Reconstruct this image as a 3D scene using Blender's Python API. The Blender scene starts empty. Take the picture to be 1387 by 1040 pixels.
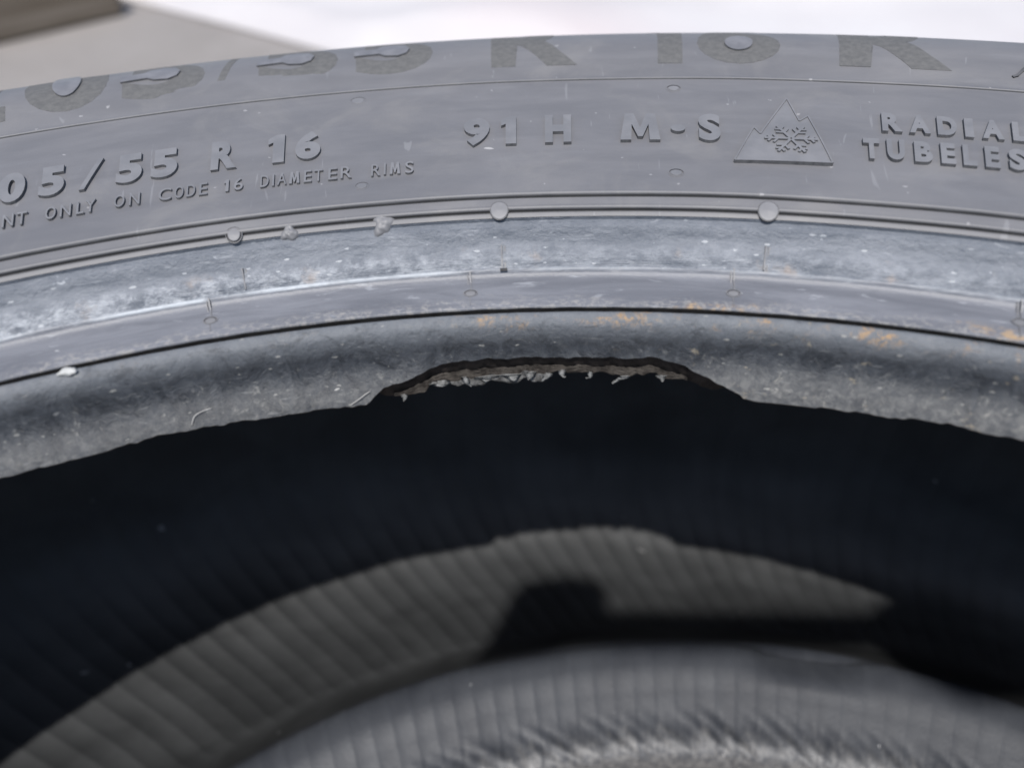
import bpy, bmesh, math, random
import numpy as np
from mathutils import Matrix, Vector

S = bpy.context.scene
COL = S.collection
rng = np.random.default_rng(7)
random.seed(7)

# ------------------------------------------------------------------ camera
cam_d = bpy.data.cameras.new("camera")
cam = bpy.data.objects.new("camera", cam_d)
COL.objects.link(cam)
cam.matrix_world = Matrix(((0.998378, 0.056842, 0.003218, 0.0080),
                           (-0.034509, 0.649136, -0.759889, 0.1115),
                           (-0.045283, 0.758546, 0.650044, 0.2510),
                           (0, 0, 0, 1)))
cam_d.sensor_width = 36.0
cam_d.lens = 27.78
cam_d.clip_start = 0.005
cam_d.clip_end = 300.0
cam_d.dof.use_dof = True
cam_d.dof.focus_distance = 0.143
cam_d.dof.aperture_fstop = 9.5
S.camera = cam

# ------------------------------------------------------------------ sky, sun, exposure
SUN_EL, SUN_AZ = math.radians(61.0), math.radians(10.85 + 180.0)   # the sun stands behind the camera, a little to the left
W = bpy.data.worlds.new("World"); S.world = W; W.use_nodes = True
wn = W.node_tree
sky = wn.nodes.new("ShaderNodeTexSky"); sky.sky_type = 'NISHITA'; sky.sun_disc = False
sky.sun_elevation = SUN_EL; sky.sun_rotation = SUN_AZ
bg = wn.nodes["Background"]; bg.inputs[1].default_value = 0.10
wn.links.new(sky.outputs[0], bg.inputs[0])
sun_d = bpy.data.lights.new("sun", 'SUN'); sun_d.energy = 3.2; sun_d.angle = math.radians(0.9); sun_d.color = (1.0, 0.965, 0.92)
sun = bpy.data.objects.new("sun", sun_d); COL.objects.link(sun)
ray_dir = Vector((0.09123, 0.47603, -0.87468))
sun.rotation_euler = ray_dir.to_track_quat('-Z', 'Y').to_euler()
sun.location = (-0.6, -2.0, 4.0)
S.view_settings.view_transform = 'Standard'; S.view_settings.look = 'None'
S.view_settings.exposure = 0.55; S.view_settings.gamma = 1.0
S.cycles.max_bounces = 6; S.cycles.use_denoising = True

# ------------------------------------------------------------------ node helpers
class NT:
    def __init__(self, name):
        self.m = bpy.data.materials.new(name); self.m.use_nodes = True
        self.t = self.m.node_tree; self.n = self.t.nodes
        self.b = self.n["Principled BSDF"]
    def new(self, kind, **kw):
        x = self.n.new(kind)
        for k, v in kw.items(): setattr(x, k, v)
        return x
    def link(self, a, b): self.t.links.new(a, b)
    def put(self, sock, v):
        if hasattr(v, "is_output"): self.link(v, sock)
        else: sock.default_value = v
    def math(self, op, a, b=0.0, clamp=False):
        x = self.new("ShaderNodeMath", operation=op, use_clamp=clamp)
        self.put(x.inputs[0], a); self.put(x.inputs[1], b); return x.outputs[0]
    def step(self, v, lo, hi):
        x = self.new("ShaderNodeMapRange", interpolation_type='SMOOTHSTEP')
        self.put(x.inputs[0], v); x.inputs[1].default_value = lo; x.inputs[2].default_value = hi
        return x.outputs[0]
    def uv(self, sx=1.0, sy=1.0, shift=0.0):
        if not hasattr(self, "_uv"): self._uv = self.new("ShaderNodeUVMap", uv_map="UVMap").outputs[0]
        x = self.new("ShaderNodeMapping"); self.link(self._uv, x.inputs[0])
        x.inputs[1].default_value = (shift, shift * 0.37, 0); x.inputs[3].default_value = (sx, sy, 1); return x.outputs[0]
    def sep(self):
        if not hasattr(self, "_uv"): self.uv()
        x = self.new("ShaderNodeSeparateXYZ"); self.link(self._uv, x.inputs[0]); return x.outputs[0], x.outputs[1]
    def obj(self, s=1.0):
        tc = self.new("ShaderNodeTexCoord"); x = self.new("ShaderNodeMapping")
        self.link(tc.outputs["Object"], x.inputs[0]); x.inputs[3].default_value = (s, s, s); return x.outputs[0]
    def noise(self, vec, scale, detail=4.0, rough=0.55, dist=0.0):
        x = self.new("ShaderNodeTexNoise"); self.link(vec, x.inputs["Vector"])
        x.inputs["Scale"].default_value = scale; x.inputs["Detail"].default_value = detail
        x.inputs["Roughness"].default_value = rough; x.inputs["Distortion"].default_value = dist
        return x.outputs["Fac"]
    def voro(self, vec, scale, rnd=1.0):
        x = self.new("ShaderNodeTexVoronoi"); self.link(vec, x.inputs["Vector"]); x.inputs["Scale"].default_value = scale
        x.inputs["Randomness"].default_value = rnd
        return x.outputs["Distance"], x.outputs["Color"]
    def mix(self, f, a, b):
        x = self.new("ShaderNodeMix", data_type='RGBA'); self.put(x.inputs[0], f)
        for s, v in ((x.inputs[6], a), (x.inputs[7], b)):
            if hasattr(v, "is_output"): self.link(v, s)
            else: s.default_value = (*v, 1.0)
        return x.outputs[2]
    def bump(self, h, strength, dist, prev=None):
        x = self.new("ShaderNodeBump"); self.link(h, x.inputs["Height"])
        x.inputs["Strength"].default_value = strength; x.inputs["Distance"].default_value = dist
        if prev is not None: self.link(prev, x.inputs["Normal"])
        return x.outputs[0]
    def finish(self, color, rough, normal=None, spec=0.5):
        self.put(self.b.inputs["Base Color"], color if hasattr(color, "is_output") else (*color, 1.0))
        self.put(self.b.inputs["Roughness"], rough)
        self.b.inputs["Specular IOR Level"].default_value = spec
        if normal is not None: self.link(normal, self.b.inputs["Normal"])
        return self.m
    # bright dust grains: round specks where a random number of the cell is high
    def specks(self, vec, scale, radius, share):
        w = self.new("ShaderNodeTexNoise"); self.link(vec, w.inputs["Vector"]); w.inputs["Scale"].default_value = scale*3.1; w.inputs["Detail"].default_value = 2
        va = self.new("ShaderNodeVectorMath", operation='MULTIPLY_ADD'); self.link(w.outputs["Color"], va.inputs[0]); va.inputs[1].default_value = (.5/scale,)*3; self.link(vec, va.inputs[2])
        d, c = self.voro(va.outputs[0], scale)
        sx = self.new("ShaderNodeSeparateColor"); self.link(c, sx.inputs[0])
        on = self.math('GREATER_THAN', sx.outputs[0], 1.0 - share)
        r = self.math('MULTIPLY', sx.outputs[1], radius)
        return self.math('MULTIPLY', on, self.math('LESS_THAN', d, r))

# ------------------------------------------------------------------ materials
def mat_sidewall():
    k = NT("sidewall_rubber"); u, v = k.sep(); uv = k.uv(); st = k.uv(0.22, 1.0); st2 = k.uv(0.35, 1.3, 3.1)
    big = k.noise(uv, 28, 5, 0.6, 0.4); streak = k.noise(st, 240, 4, 0.6); film = k.noise(st2, 90, 5, 0.62, 0.5); grain = k.noise(uv, 2600, 3, 0.7)
    c = k.mix(k.step(film, .3, .72), (.128, .127, .134), (.158, .156, .163))
    c = k.mix(k.math('MULTIPLY', k.step(big, .45, .75), .35), c, (.205, .197, .194))
    c = k.mix(k.math('MULTIPLY', k.step(k.noise(k.uv(1, 1, 6.), 60, 5, .65, .6), .5, .7), .25), c, (.235, .225, .212))
    c = k.mix(k.math('MULTIPLY', k.step(streak, .52, .75), .22), c, (.21, .21, .22))
    c = k.mix(k.math('MULTIPLY', k.step(grain, .55, .8), .35), c, (.11, .11, .12))
    c = k.mix(k.math('MULTIPLY', k.specks(uv, 420, .16, .12), .45), c, (.42, .41, .41))
    c = k.mix(k.math('MULTIPLY', k.specks(k.uv(.7, 1.2), 170, .08, .16), .6), c, (.46, .45, .44))
    c = k.mix(k.math('MULTIPLY', k.specks(k.uv(.6, 1, 4.), 60, .07, .10), .7), c, (.50, .48, .45))
    sc = k.noise(k.uv(1.0, .12, 7.7), 300, 2, .5, 2.5)
    c = k.mix(k.math('MULTIPLY', k.step(sc, .70, .75), .22), c, (.34, .34, .35))
    # shade of the mould ledges painted in as black lines
    wv = k.math('MULTIPLY', k.math('SUBTRACT', k.noise(k.uv(.4, .4, 9.), 260, 3, .6), .5), .00012); vv = k.math('ADD', v, wv)
    for (s0, hw, f) in ((sA, .00020, .8), (sB + .00026, .00020, .9), (sC + .00026, .00020, .9)):
        g = k.math('SUBTRACT', 1.0, k.step(k.math('ABSOLUTE', k.math('SUBTRACT', vv, s0)), hw*.5, hw*1.2))
        c = k.mix(k.math('MULTIPLY', g, f), c, (.012, .012, .013))
    n = k.bump(grain, .3, .00012); n = k.bump(streak, .10, .0002, n); n = k.bump(big, .2, .0015, n)
    return k.finish(c, k.math('ADD', k.math('MULTIPLY', film, .25), .42), n, .45)

def mat_letter():
    k = NT("lettering_rubber"); o = k.obj()
    g = k.noise(o, 2200, 3, .7); b = k.noise(o, 160, 4, .6)
    c = k.mix(k.step(b, .3, .7), (.150, .150, .157), (.192, .190, .197)); c = k.mix(k.math('MULTIPLY', k.step(g, .55, .8), .35), c, (.14, .14, .15))
    return k.finish(c, .5, k.bump(g, .25, .00012), .45)

def mat_plain(name, a, b, scale, rough, spec=.4, bump=.3, bd=.0002):
    k = NT(name); o = k.obj(); g = k.noise(o, scale, 5, .65)
    return k.finish(k.mix(k.step(g, .3, .7), a, b), rough, k.bump(g, bump, bd), spec)

def mat_flange():
    k = NT("rim_flange_rubber"); u, v = k.sep(); uv = k.uv(); st = k.uv(.12, 1.0, 1.3)
    # v runs inward from the flange ledge; the outer strip is rough and shiny, the inner one smooth
    outer = k.step(k.math('ADD', v, k.math('MULTIPLY', k.noise(k.uv(1, 1, 5.), 220, 3), .0012)), FL_E + .0011, FL_E + .0002)
    rub = k.noise(st, 330, 6, .68, .6); rub2 = k.noise(k.uv(.3, 1., 9.), 170, 6, .72, .2); grain = k.noise(uv, 1900, 4, .75); blot = k.noise(k.uv(.7, 1.2, 2.), 300, 7, .78, .25)
    c = k.mix(k.step(rub, .3, .7), (.115, .119, .134), (.172, .177, .196))
    ov = k.mix(k.step(rub2, .32, .68), (.085, .098, .120), (.185, .198, .222))
    low = k.step(v, FL_E*.45, FL_E*.72)                      # pale scuffs near the crease; the extra paleness leftward is painted highlight
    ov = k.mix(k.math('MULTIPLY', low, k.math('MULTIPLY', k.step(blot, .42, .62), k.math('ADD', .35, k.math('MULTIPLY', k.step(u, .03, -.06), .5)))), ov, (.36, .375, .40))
    ov = k.mix(k.math('MULTIPLY', k.step(blot, .60, .70), k.math('ADD', .15, k.math('MULTIPLY', k.step(u, .02, -.06), .7))), ov, (.52, .54, .57))  # brightening towards the left paints the sun's highlight
    ov = k.mix(k.math('MULTIPLY', k.specks(k.uv(.5, 1.4), 1100, .34, .16), .5), ov, (.55, .56, .57))
    ov = k.mix(k.math('MULTIPLY', k.math('MULTIPLY', low, k.step(k.noise(k.uv(1, 1, 2.2), 95, 4, .65), .57, .70)), .45), ov, (.33, .25, .19))
    ov = k.mix(k.math('MULTIPLY', k.step(k.math('ADD', v, k.math('MULTIPLY', k.math('SUBTRACT', rub2, .5), .003)), .0026, .0004), .6), ov, (.095, .108, .132))
    c = k.mix(outer, c, ov)
    cr = k.math('SUBTRACT', 1.0, k.step(k.math('ABSOLUTE', k.math('SUBTRACT', v, FL_E + .0001)), .0001, .0005))
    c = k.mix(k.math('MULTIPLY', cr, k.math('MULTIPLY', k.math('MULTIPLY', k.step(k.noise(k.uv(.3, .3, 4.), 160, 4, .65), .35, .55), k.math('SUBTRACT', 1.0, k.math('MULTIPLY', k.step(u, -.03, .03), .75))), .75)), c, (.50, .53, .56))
    c = k.mix(k.math('MULTIPLY', k.specks(k.uv(.4, 1.4), 420, .10, .05), .5), c, (.55, .55, .55))
    sc = k.noise(k.uv(.25, 1.3, 3.3), 520, 4, .65, .5); c = k.mix(k.math('MULTIPLY', k.step(sc, .60, .70), .40), c, (.36, .37, .39))
    # pale powder and rust creeping up from the black seam
    near = k.step(k.math('ADD', v, k.math('MULTIPLY', k.math('SUBTRACT', k.noise(k.uv(.35, 1, 4.4), 300, 5, .7), .5), .006)), FL_F - .0038, FL_F - .0009)
    c = k.mix(k.math('MULTIPLY', near, k.math('MULTIPLY', k.step(k.noise(k.uv(.6, 1., .5), 1100, 6, .8, .4), .47, .60), .5)), c, (.36, .34, .31))
    rn = k.noise(k.uv(.5, 1, 6.1), 120, 5, .7)
    rr = k.math('MULTIPLY', near, k.math('MULTIPLY', k.step(rn, .55, .64), k.step(u, .015, .05)))
    c = k.mix(k.math('MULTIPLY', k.math('MULTIPLY', rr, .75), k.step(k.noise(uv, 600, 4, .7), .38, .6)), c, (.46, .30, .14))
    n = k.bump(grain, .35, .00022); n = k.bump(rub, .35, .0004, n); n2 = k.bump(k.math('MULTIPLY', k.noise(k.uv(.6, 1, 1.), 700, 5, .75), outer), .55, .0008, n)
    r = k.math('ADD', k.math('MULTIPLY', rub, .25), .33)
    return k.finish(c, r, n2, .55)

def mat_seat():
    k = NT("bead_seat_rubber"); u, v = k.sep(); uv = k.uv(); st = k.uv(.25, 1., .7)
    a = k.noise(uv, 170, 6, .70, .7); f = k.noise(st, 420, 6, .7, .6); g = k.noise(uv, 1700, 4, .75); ver = k.noise(k.uv(1., .18, 3.), 380, 4, .65, .3); fine = k.noise(k.uv(1, 1, 8.), 640, 6, .78, .6)
    c = k.mix(k.step(a, .32, .68), (.014, .016, .020), (.040, .045, .054))
    c = k.mix(k.math('MULTIPLY', k.step(ver, .5, .72), .35), c, (.085, .092, .102))
    top = k.step(k.math('ADD', v, k.math('MULTIPLY', k.math('SUBTRACT', f, .5), .004)), .0066, .0004)
    c = k.mix(k.math('MULTIPLY', top, .85), c, k.mix(fine, (.100, .110, .124), (.185, .195, .210)))  # paler heel band, its highlight put into the colour
    # dried mud on the sloping toe
    toe = k.step(k.math('ADD', v, k.math('MULTIPLY', k.math('SUBTRACT', a, .5), .014)), .0060, .0135)
    mud = k.mix(k.step(fine, .36, .66), (.040, .043, .047), (.118, .117, .112))
    c = k.mix(k.math('MULTIPLY', toe, k.math('ADD', k.math('MULTIPLY', k.step(u, -.06, .05), .25), .62)), c, mud)
    c = k.mix(k.math('MULTIPLY', k.math('MULTIPLY', toe, k.step(k.noise(uv, 300, 5, .75, .8), .58, .70)), k.math('ADD', k.math('MULTIPLY', k.step(u, .03, .06), .5), .25)), c, (.24, .228, .20))
    c = k.mix(k.math('MULTIPLY', k.step(k.noise(k.uv(.22, 1.6, 5.), 620, 5, .7, .7), .60, .69), .5), c, (.20, .20, .195))
    c = k.mix(k.math('MULTIPLY', k.specks(k.uv(.5, 1.4), 1000, .30, .14), .5), c, (.34, .33, .30))
    c = k.mix(k.math('MULTIPLY', k.specks(k.uv(.4, 1.8, 2.), 430, .12, .07), .65), c, (.50, .49, .46))
    blk = k.noise(k.uv(.6, 1.2, 21.), 240, 6, .74, .5)
    c = k.mix(k.math('MULTIPLY', k.step(blk, .52, .66), .55), c, (.022, .024, .028))
    c = k.mix(k.math('MULTIPLY', k.math('MULTIPLY', k.step(k.noise(k.uv(.8, 1., 31.), 420, 6, .78, .4), .57, .68), k.step(v, .004, .009)), .6), c, (.21, .205, .19))
    # rust: strong under the seam to the right, faint elsewhere
    rv = k.step(k.math('ADD', v, k.math('MULTIPLY', k.math('SUBTRACT', k.noise(k.uv(1, 1, 4.), 260, 4, .7), .5), .005)), .0034, .0006)
    rz = k.math('ADD', k.math('MULTIPLY', k.step(u, -.012, .006), .9), .08)
    ru = k.math('MULTIPLY', k.math('MULTIPLY', rv, rz), k.math('MULTIPLY', k.step(k.noise(k.uv(.45, 1, 1.), 170, 6, .76), .50, .62), k.step(fine, .46, .58)))
    c = k.mix(ru, c, k.mix(g, (.20, .115, .05), (.46, .29, .13)))
    sp = k.math('MULTIPLY', k.math('MULTIPLY', k.step(u, .02, .05), k.step(k.noise(k.uv(.6, 1, 12.), 330, 5, .7), .62, .68)), .5)
    c = k.mix(sp, c, (.28, .235, .165))
    n = k.bump(g, .45, .00028); n = k.bump(a, .5, .0012, n); n = k.bump(fine, .4, .0005, n)
    return k.finish(c, k.math('ADD', k.math('MULTIPLY', a, .25), .36), n, .5)

def mat_liner():
    k = NT("inner_liner_rubber"); uv = k.uv(); a = k.noise(uv, 40, 5, .6, .4); g = k.noise(uv, 900, 3, .7)
    c = k.mix(k.step(a, .3, .7), (.0200, .0212, .0222), (.0345, .0362, .0376))
    c = k.mix(k.math('MULTIPLY', k.specks(uv, 120, .12, .16), .5), c, (.25, .25, .25))
    return k.finish(c, .62, k.bump(g, .3, .0002), .35)

def mat_lower():
    k = NT("lower_bead_rubber"); u, v = k.sep(); uv = k.uv(); a = k.noise(uv, 45, 5, .6, .4); g = k.noise(uv, 1100, 4, .7); s = k.noise(k.uv(1., .3, 2.), 210, 4, .7)
    c = k.mix(k.step(a, .3, .7), (.030, .033, .040), (.046, .050, .058))
    c = k.mix(k.math('MULTIPLY', k.step(s, .5, .7), .15), c, (.07, .073, .080))
    toe = k.step(k.math('ADD', v, k.math('MULTIPLY', k.math('SUBTRACT', s, .5), .020)), .025, .036)
    c = k.mix(k.math('MULTIPLY', toe, .85), c, k.mix(k.step(k.noise(uv, 330, 4, .7), .35, .65), (.09, .092, .097), (.21, .206, .20)))
    c = k.mix(k.math('MULTIPLY', k.specks(uv, 130, .10, .2), .8), c, (.45, .45, .45))
    n = k.bump(g, .35, .0003); n = k.bump(s, .12, .0008, n)
    return k.finish(c, .5, n, .45)

# ------------------------------------------------------------------ tyre profile (R, z) in metres, axis = z, far side = +Y
def catmull(P, step):
    P = np.asarray(P, float); Q = np.vstack([2*P[0]-P[1], P, 2*P[-1]-P[-2]]); out = []
    for i in range(1, len(Q)-2):
        p0, p1, p2, p3 = Q[i-1], Q[i], Q[i+1], Q[i+2]
        d = [max(np.linalg.norm(b-a), 1e-9)**.5 for a, b in ((p0, p1), (p1, p2), (p2, p3))]
        m1 = (p1-p0)/d[0] - (p2-p0)/(d[0]+d[1]) + (p2-p1)/d[1]; m2 = (p2-p1)/d[1] - (p3-p1)/(d[1]+d[2]) + (p3-p2)/d[2]
        m1 *= d[1]; m2 *= d[1]
        n = max(2, int(math.ceil(np.linalg.norm(p2-p1)/step)))
        t = np.linspace(0, 1, n, endpoint=False)[:, None]
        out.append((2*t**3-3*t**2+1)*p1 + (t**3-2*t**2+t)*m1 + (-2*t**3+3*t**2)*p2 + (t**3-t**2)*m2)
    out.append(P[-1:]); return np.vstack(out)
def arclen(C): return np.r_[0, np.cumsum(np.linalg.norm(np.diff(C, axis=0), axis=1))]
def at(C, L, s):
    return np.stack([np.interp(s, L, C[:, 0]), np.interp(s, L, C[:, 1])], -1)
def normals(C, L, s, h=.0004):
    t = at(C, L, np.minimum(s+h, L[-1])) - at(C, L, np.maximum(s-h, 0)); t /= np.linalg.norm(t, axis=-1, keepdims=True)
    return np.stack([t[..., 1], -t[..., 0]], -1)
def sm(x, a, b):
    t = np.clip((x-a)/(b-a), 0, 1); return t*t*(3-2*t)

R_A, R_B, R_C, R_D, R_E, R_F = .2722, .2341, .2317, .2305, .2255, .2173
OUTER = [(.3105, .158), (.3085, .170), (.3035, .1825), (.2975, .1912), (.2915, .1950), (.2855, .1957), (.2795, .1947), (.2722, .1925),
         (.262, .1908), (.250, .1893), (.242, .1882), (.2341, .1874), (.2317, .1865), (.2305, .1856), (.2282, .1828), (.2255, .1790), (.2246, .1781), (.2228, .1776), (.2205, .1771), (.2173, .1765)]
OC = catmull(OUTER, .0002); OL = arclen(OC)                       # runs from the shoulder inward to the black seam
s_of = lambda R: float(np.interp(-R, -OC[np.argmax(OC[:, 0]):, 0], OL[np.argmax(OC[:, 0]):]))
sA, sB, sC, sD, sE, sF = [s_of(r) for r in (R_A, R_B, R_C, R_D, R_E, R_F)]
FL_E, FL_F = sE - sD, sF - sD
def relief(s):
    """mould lines of the sidewall: height along the normal"""
    d = np.zeros_like(s)
    d -= .00028*np.exp(-((s-sA)/.00016)**2) ; d -= .00012*sm(s, sA, sA+.0006)
    d += .00042*(1-sm(s, sB-.00004, sB+.00022)); d -= .00030*np.exp(-((s-sB-.00030)/.00016)**2)
    d += .00036*(1-sm(s, sC-.00004, sC+.00022)); d -= .00028*np.exp(-((s-sC-.00030)/.00016)**2)
    d += .00050*(1-sm(s, sD-.00020, sD+.0003)); d -= .00010*np.exp(-((s-sD-.0005)/.0003)**2)
    d += .00030*np.exp(-((s-sE)/.00045)**2)
    d -= .0016*sm(s, sF-.00070, sF-.00056)
    d += .00012*np.exp(-((s-sB+.00028)/.0002)**2) + .00012*np.exp(-((s-sC+.00028)/.0002)**2) + .00008*np.exp(-((s-sA+.0004)/.0003)**2)
    return d
def outer_pt(th, s, lift=0.0):
    s = np.asarray(s, float); P = at(OC, OL, s) + normals(OC, OL, s)*(relief(s) + lift)[..., None]
    return np.stack([P[..., 0]*np.sin(th), P[..., 0]*np.cos(th), P[..., 1]], -1)
SEAT = [(.21655, .17640), (.2160, .17620), (.2150, .1753), (.2143, .1735), (.2139, .1711), (.2132, .1690), (.2120, .1674), (.2102, .1661), (.2088, .1655)]
SC = catmull(SEAT, .0001); SL = arclen(SC)

# ------------------------------------------------------------------ mesh helpers
def mesh_obj(name, verts, faces, mat, parent=None, uv=None, smooth=True, mat_idx=None):
    me = bpy.data.meshes.new(name)
    verts = np.asarray(verts, np.float32)
    if isinstance(faces, np.ndarray):
        nf, k = faces.shape
        me.vertices.add(len(verts)); me.vertices.foreach_set("co", verts.ravel())
        me.loops.add(nf*k); me.loops.foreach_set("vertex_index", faces.ravel().astype(np.int32))
        me.polygons.add(nf); me.polygons.foreach_set("loop_start", np.arange(0, nf*k, k, dtype=np.int32))
        me.update(calc_edges=True); me.validate()
    else:
        me.from_pydata(verts.tolist(), [], faces)
    if smooth: me.polygons.foreach_set("use_smooth", np.ones(len(me.polygons), bool))
    if uv is not None:
        lay = me.uv_layers.new(name="UVMap"); vi = np.empty(len(me.loops), np.int32); me.loops.foreach_get("vertex_index", vi)
        lay.data.foreach_set("uv", np.asarray(uv, np.float32)[vi].ravel())
    for m in (mat if isinstance(mat, (list, tuple)) else [mat]): me.materials.append(m)
    if mat_idx is not None: me.polygons.foreach_set("material_index", np.asarray(mat_idx, np.int32))
    me.update()
    o = bpy.data.objects.new(name, me); COL.objects.link(o); o.parent = parent
    return o
def grid_obj(name, X, u, v, mat, parent, closed=True, flip=False):
    """X: (rows, cols, 3); the columns run round the tyre; u, v in metres for the texture"""
    r, c = X.shape[:2]
    if closed:                                             # the seam column is doubled so that the texture does not run back
        X = np.concatenate([X, X[:, :1]], 1); u = np.concatenate([u, u[:, :1] + 2*math.pi*.25], 1); v = np.concatenate([v, v[:, :1]], 1); c += 1
    I = np.arange(r*c).reshape(r, c)
    F = np.stack([I[:-1, :-1], I[:-1, 1:], I[1:, 1:], I[1:, :-1]], -1).reshape(-1, 4)
    if flip: F = F[:, ::-1]
    return mesh_obj(name, X.reshape(-1, 3), np.ascontiguousarray(F), mat, parent, np.stack([u.ravel(), v.ravel()], -1))
def tag(o, label=None, cat=None, group=None, kind=None):
    for k, val in (("label", label), ("category", cat), ("group", group), ("kind", kind)):
        if val: o[k] = val
    return o
def empty(name, loc):
    o = bpy.data.objects.new(name, None); o.empty_display_size = .05; o.location = loc; COL.objects.link(o); return o
def wob(th, seed, freqs, amps):
    g = np.random.default_rng(seed); o = np.zeros_like(th)
    for f, a in zip(freqs, amps):
        for _ in range(3): o = o + a/3*np.sin(th*f*g.uniform(.7, 1.4) + g.uniform(0, 6.28))
    return o

# columns: fine on the side the photograph shows, coarse behind
def columns(fine, span=48.0):
    a = np.arange(-span, span, fine); b = np.arange(span, 360-span, 1.2); return np.radians(np.r_[a, b])
TH = columns(.075)

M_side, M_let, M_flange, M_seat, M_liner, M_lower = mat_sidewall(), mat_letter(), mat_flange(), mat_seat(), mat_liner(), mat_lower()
M_field = mat_plain('field_rubber', (.135, .135, .145), (.185, .183, .193), 300, .5)
M_clean = mat_plain("clean_rubber", (.018, .018, .020), (.034, .033, .035), 900, .55)
M_wall = mat_plain('lettering_edge_rubber', (.060, .060, .064), (.105, .104, .108), 900, .6)  # darker than the tops: the walls' shade is put into the colour
M_big = mat_plain("matte_lettering_rubber", (.098, .097, .097), (.130, .128, .125), 900, .75, .25)
M_torn = mat_plain("torn_rubber", (.016, .012, .0105), (.046, .036, .031), 600, .75, .25, .6, .0005)
M_ply = mat_plain("ply_fabric", (.016, .013, .011), (.062, .054, .046), 520, .85, .2, .8, .0006)
M_cord = mat_plain("frayed_cord_fibre", (.09, .09, .087), (.20, .20, .195), 1500, .8, .2, .6, .0004)

tyre = tag(empty("tyre", (0, 0, .02)), "worn dusty black rubber tyre lying flat with a torn piece missing from its bead", "tyre")
def under_tyre(o):                                          # parts are modelled in world coordinates; the empty stands on the ground
    o.matrix_parent_inverse = Matrix.Translation((0, 0, -.02)); return o

# ------------------------------------------------------------------ sidewall and rim flange
def rows_between(a, b, step, marks, fine=.00005, reach=.0008):
    s = [np.arange(a, b, step)] + [np.arange(max(a, m-reach), min(b, m+reach), fine) for m in marks] + [[a, b]]
    s = np.unique(np.round(np.concatenate(s), 6)); return s[(s >= a-1e-9) & (s <= b+1e-9)]
def outer_grid(s, extra=None):
    T, SS = np.meshgrid(TH, s); P = at(OC, OL, SS); N = normals(OC, OL, SS); d = relief(SS)
    if extra is not None: d = d + extra(T, SS)
    P = P + N*d[..., None]
    return np.stack([P[..., 0]*np.sin(T), P[..., 0]*np.cos(T), P[..., 1]], -1), T*.25, SS
sDs = sD - .0002
rs = np.r_[np.arange(0, .040, .002), rows_between(.040, sDs, .0006, [sA, sB, sC, sDs])]
def side_wave(T, SS): return wob(T, 3, [9, 31], [.00012, .00005])*sm(SS, .05, .06)
X, u, v = outer_grid(np.unique(rs), side_wave)
under_tyre(grid_obj("sidewall", X, u, v, M_side, tyre))
rs = rows_between(sDs, sF, .0003, [sD, sE, sF], .00006)
def flange_wave(T, SS):
    k = sm(SS, sDs, sDs+.0008)*(1-sm(SS, sE-.001, sE+.001))
    a = wob(T*1.0 + SS*260, 11, [90, 230, 610], [.00006, .00005, .00003])*np.cos(SS*2600 + wob(T, 5, [13, 40], [1.5, .8]))
    return side_wave(T, SS) + k*(a + .00022*np.sin((SS-sD)/(sE-sD)*2*math.pi*1.5 + .4)) + wob(T, 21, [40, 120], [.00004, .00003])*sm(SS, sE-.003, sE)
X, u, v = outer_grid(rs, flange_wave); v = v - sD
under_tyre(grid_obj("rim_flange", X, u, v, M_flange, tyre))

M_seam = mat_plain("seam_shade", (.004, .004, .004), (.009, .009, .009), 600, .9, .05)  # black colour for the shade in the open groove
ss = np.array([sF-.00085, sF-.00062, sF-.0003, sF, sF+.0002])
T2, S2 = np.meshgrid(TH, ss); PB = at(OC, OL, np.minimum(S2, OL[-1])); sd = np.array([-.0010, -.00035, -.00030, -.00038, -.0012])[:, None] + wob(TH, 91, [60, 210], [.00006, .00006])
PB = PB + np.stack([0*sd, sd], -1); PB[-1, :, 0] -= .0006; PB[-2, :, 0] -= .0002
tag(under_tyre(grid_obj("bead_seam_shade", np.stack([PB[..., 0]*np.sin(TH), PB[..., 0]*np.cos(TH), PB[..., 1]], -1), T2*.25, S2, M_seam, tyre)), "thin black strip painting the shade in the seam round the bead heel")

# ------------------------------------------------------------------ bead seat with the torn notch
NOTCH = [(-4.47, 14.3), (-4.30, 13.75), (-4.186, 13.15), (-3.66, 11.17), (-3.1, 10.75), (-2.32, 10.14), (-1.6, 9.1), (-.96, 8.3), (.36, 7.98), (2.33, 7.79), (4.28, 8.08), (6.4, 7.95), (8.47, 8.0), (9.44, 8.83), (10.74, 10.85), (12.1, 13.2), (12.3, 14.3)]
NOTCH = np.array(NOTCH); deg = np.degrees(((TH+math.pi) % (2*math.pi))-math.pi)
toe_wave = wob(TH, 8, [35, 95, 240, 520], [.00045, .00034, .00024, .00016])
s_end = np.minimum(SL[-1] + toe_wave*.7 - .0002, np.interp(deg, NOTCH[:, 0], NOTCH[:, 1]/1000, left=1, right=1))
in_notch = (deg > NOTCH[0, 0]) & (deg < NOTCH[-1, 0])
s_end = np.where(in_notch, s_end + wob(TH, 9, [70, 200, 480], [.00025, .00018, .00012]), s_end)
s_end = np.minimum(s_end, SL[-1])
depth = sm(SL[-1]-s_end, .0004, .0035)*in_notch
q = np.linspace(0, 1, 70)[:, None]; SS = q*s_end[None]
P = at(SC, SL, SS); Nn = normals(SC, SL, SS)
TT = np.broadcast_to(TH, SS.shape)
lump = wob(TT + SS*9, 31, [28, 75], [.00012, .00007])*sm(SS, .002, .006) + wob(TT - SS*4, 33, [120, 300], [.00003, .00002])
slope = wob(TT, 41, [6, 17], [.0006, .0003])*sm(SS, .006, .014)
P = P + Nn*(lump)[..., None]; P[..., 1] += slope
lead = np.broadcast_to(np.array([.21735, .1748]), (1, len(TH), 2))            # tucks in under the seam
endp = P[-1]
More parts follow.
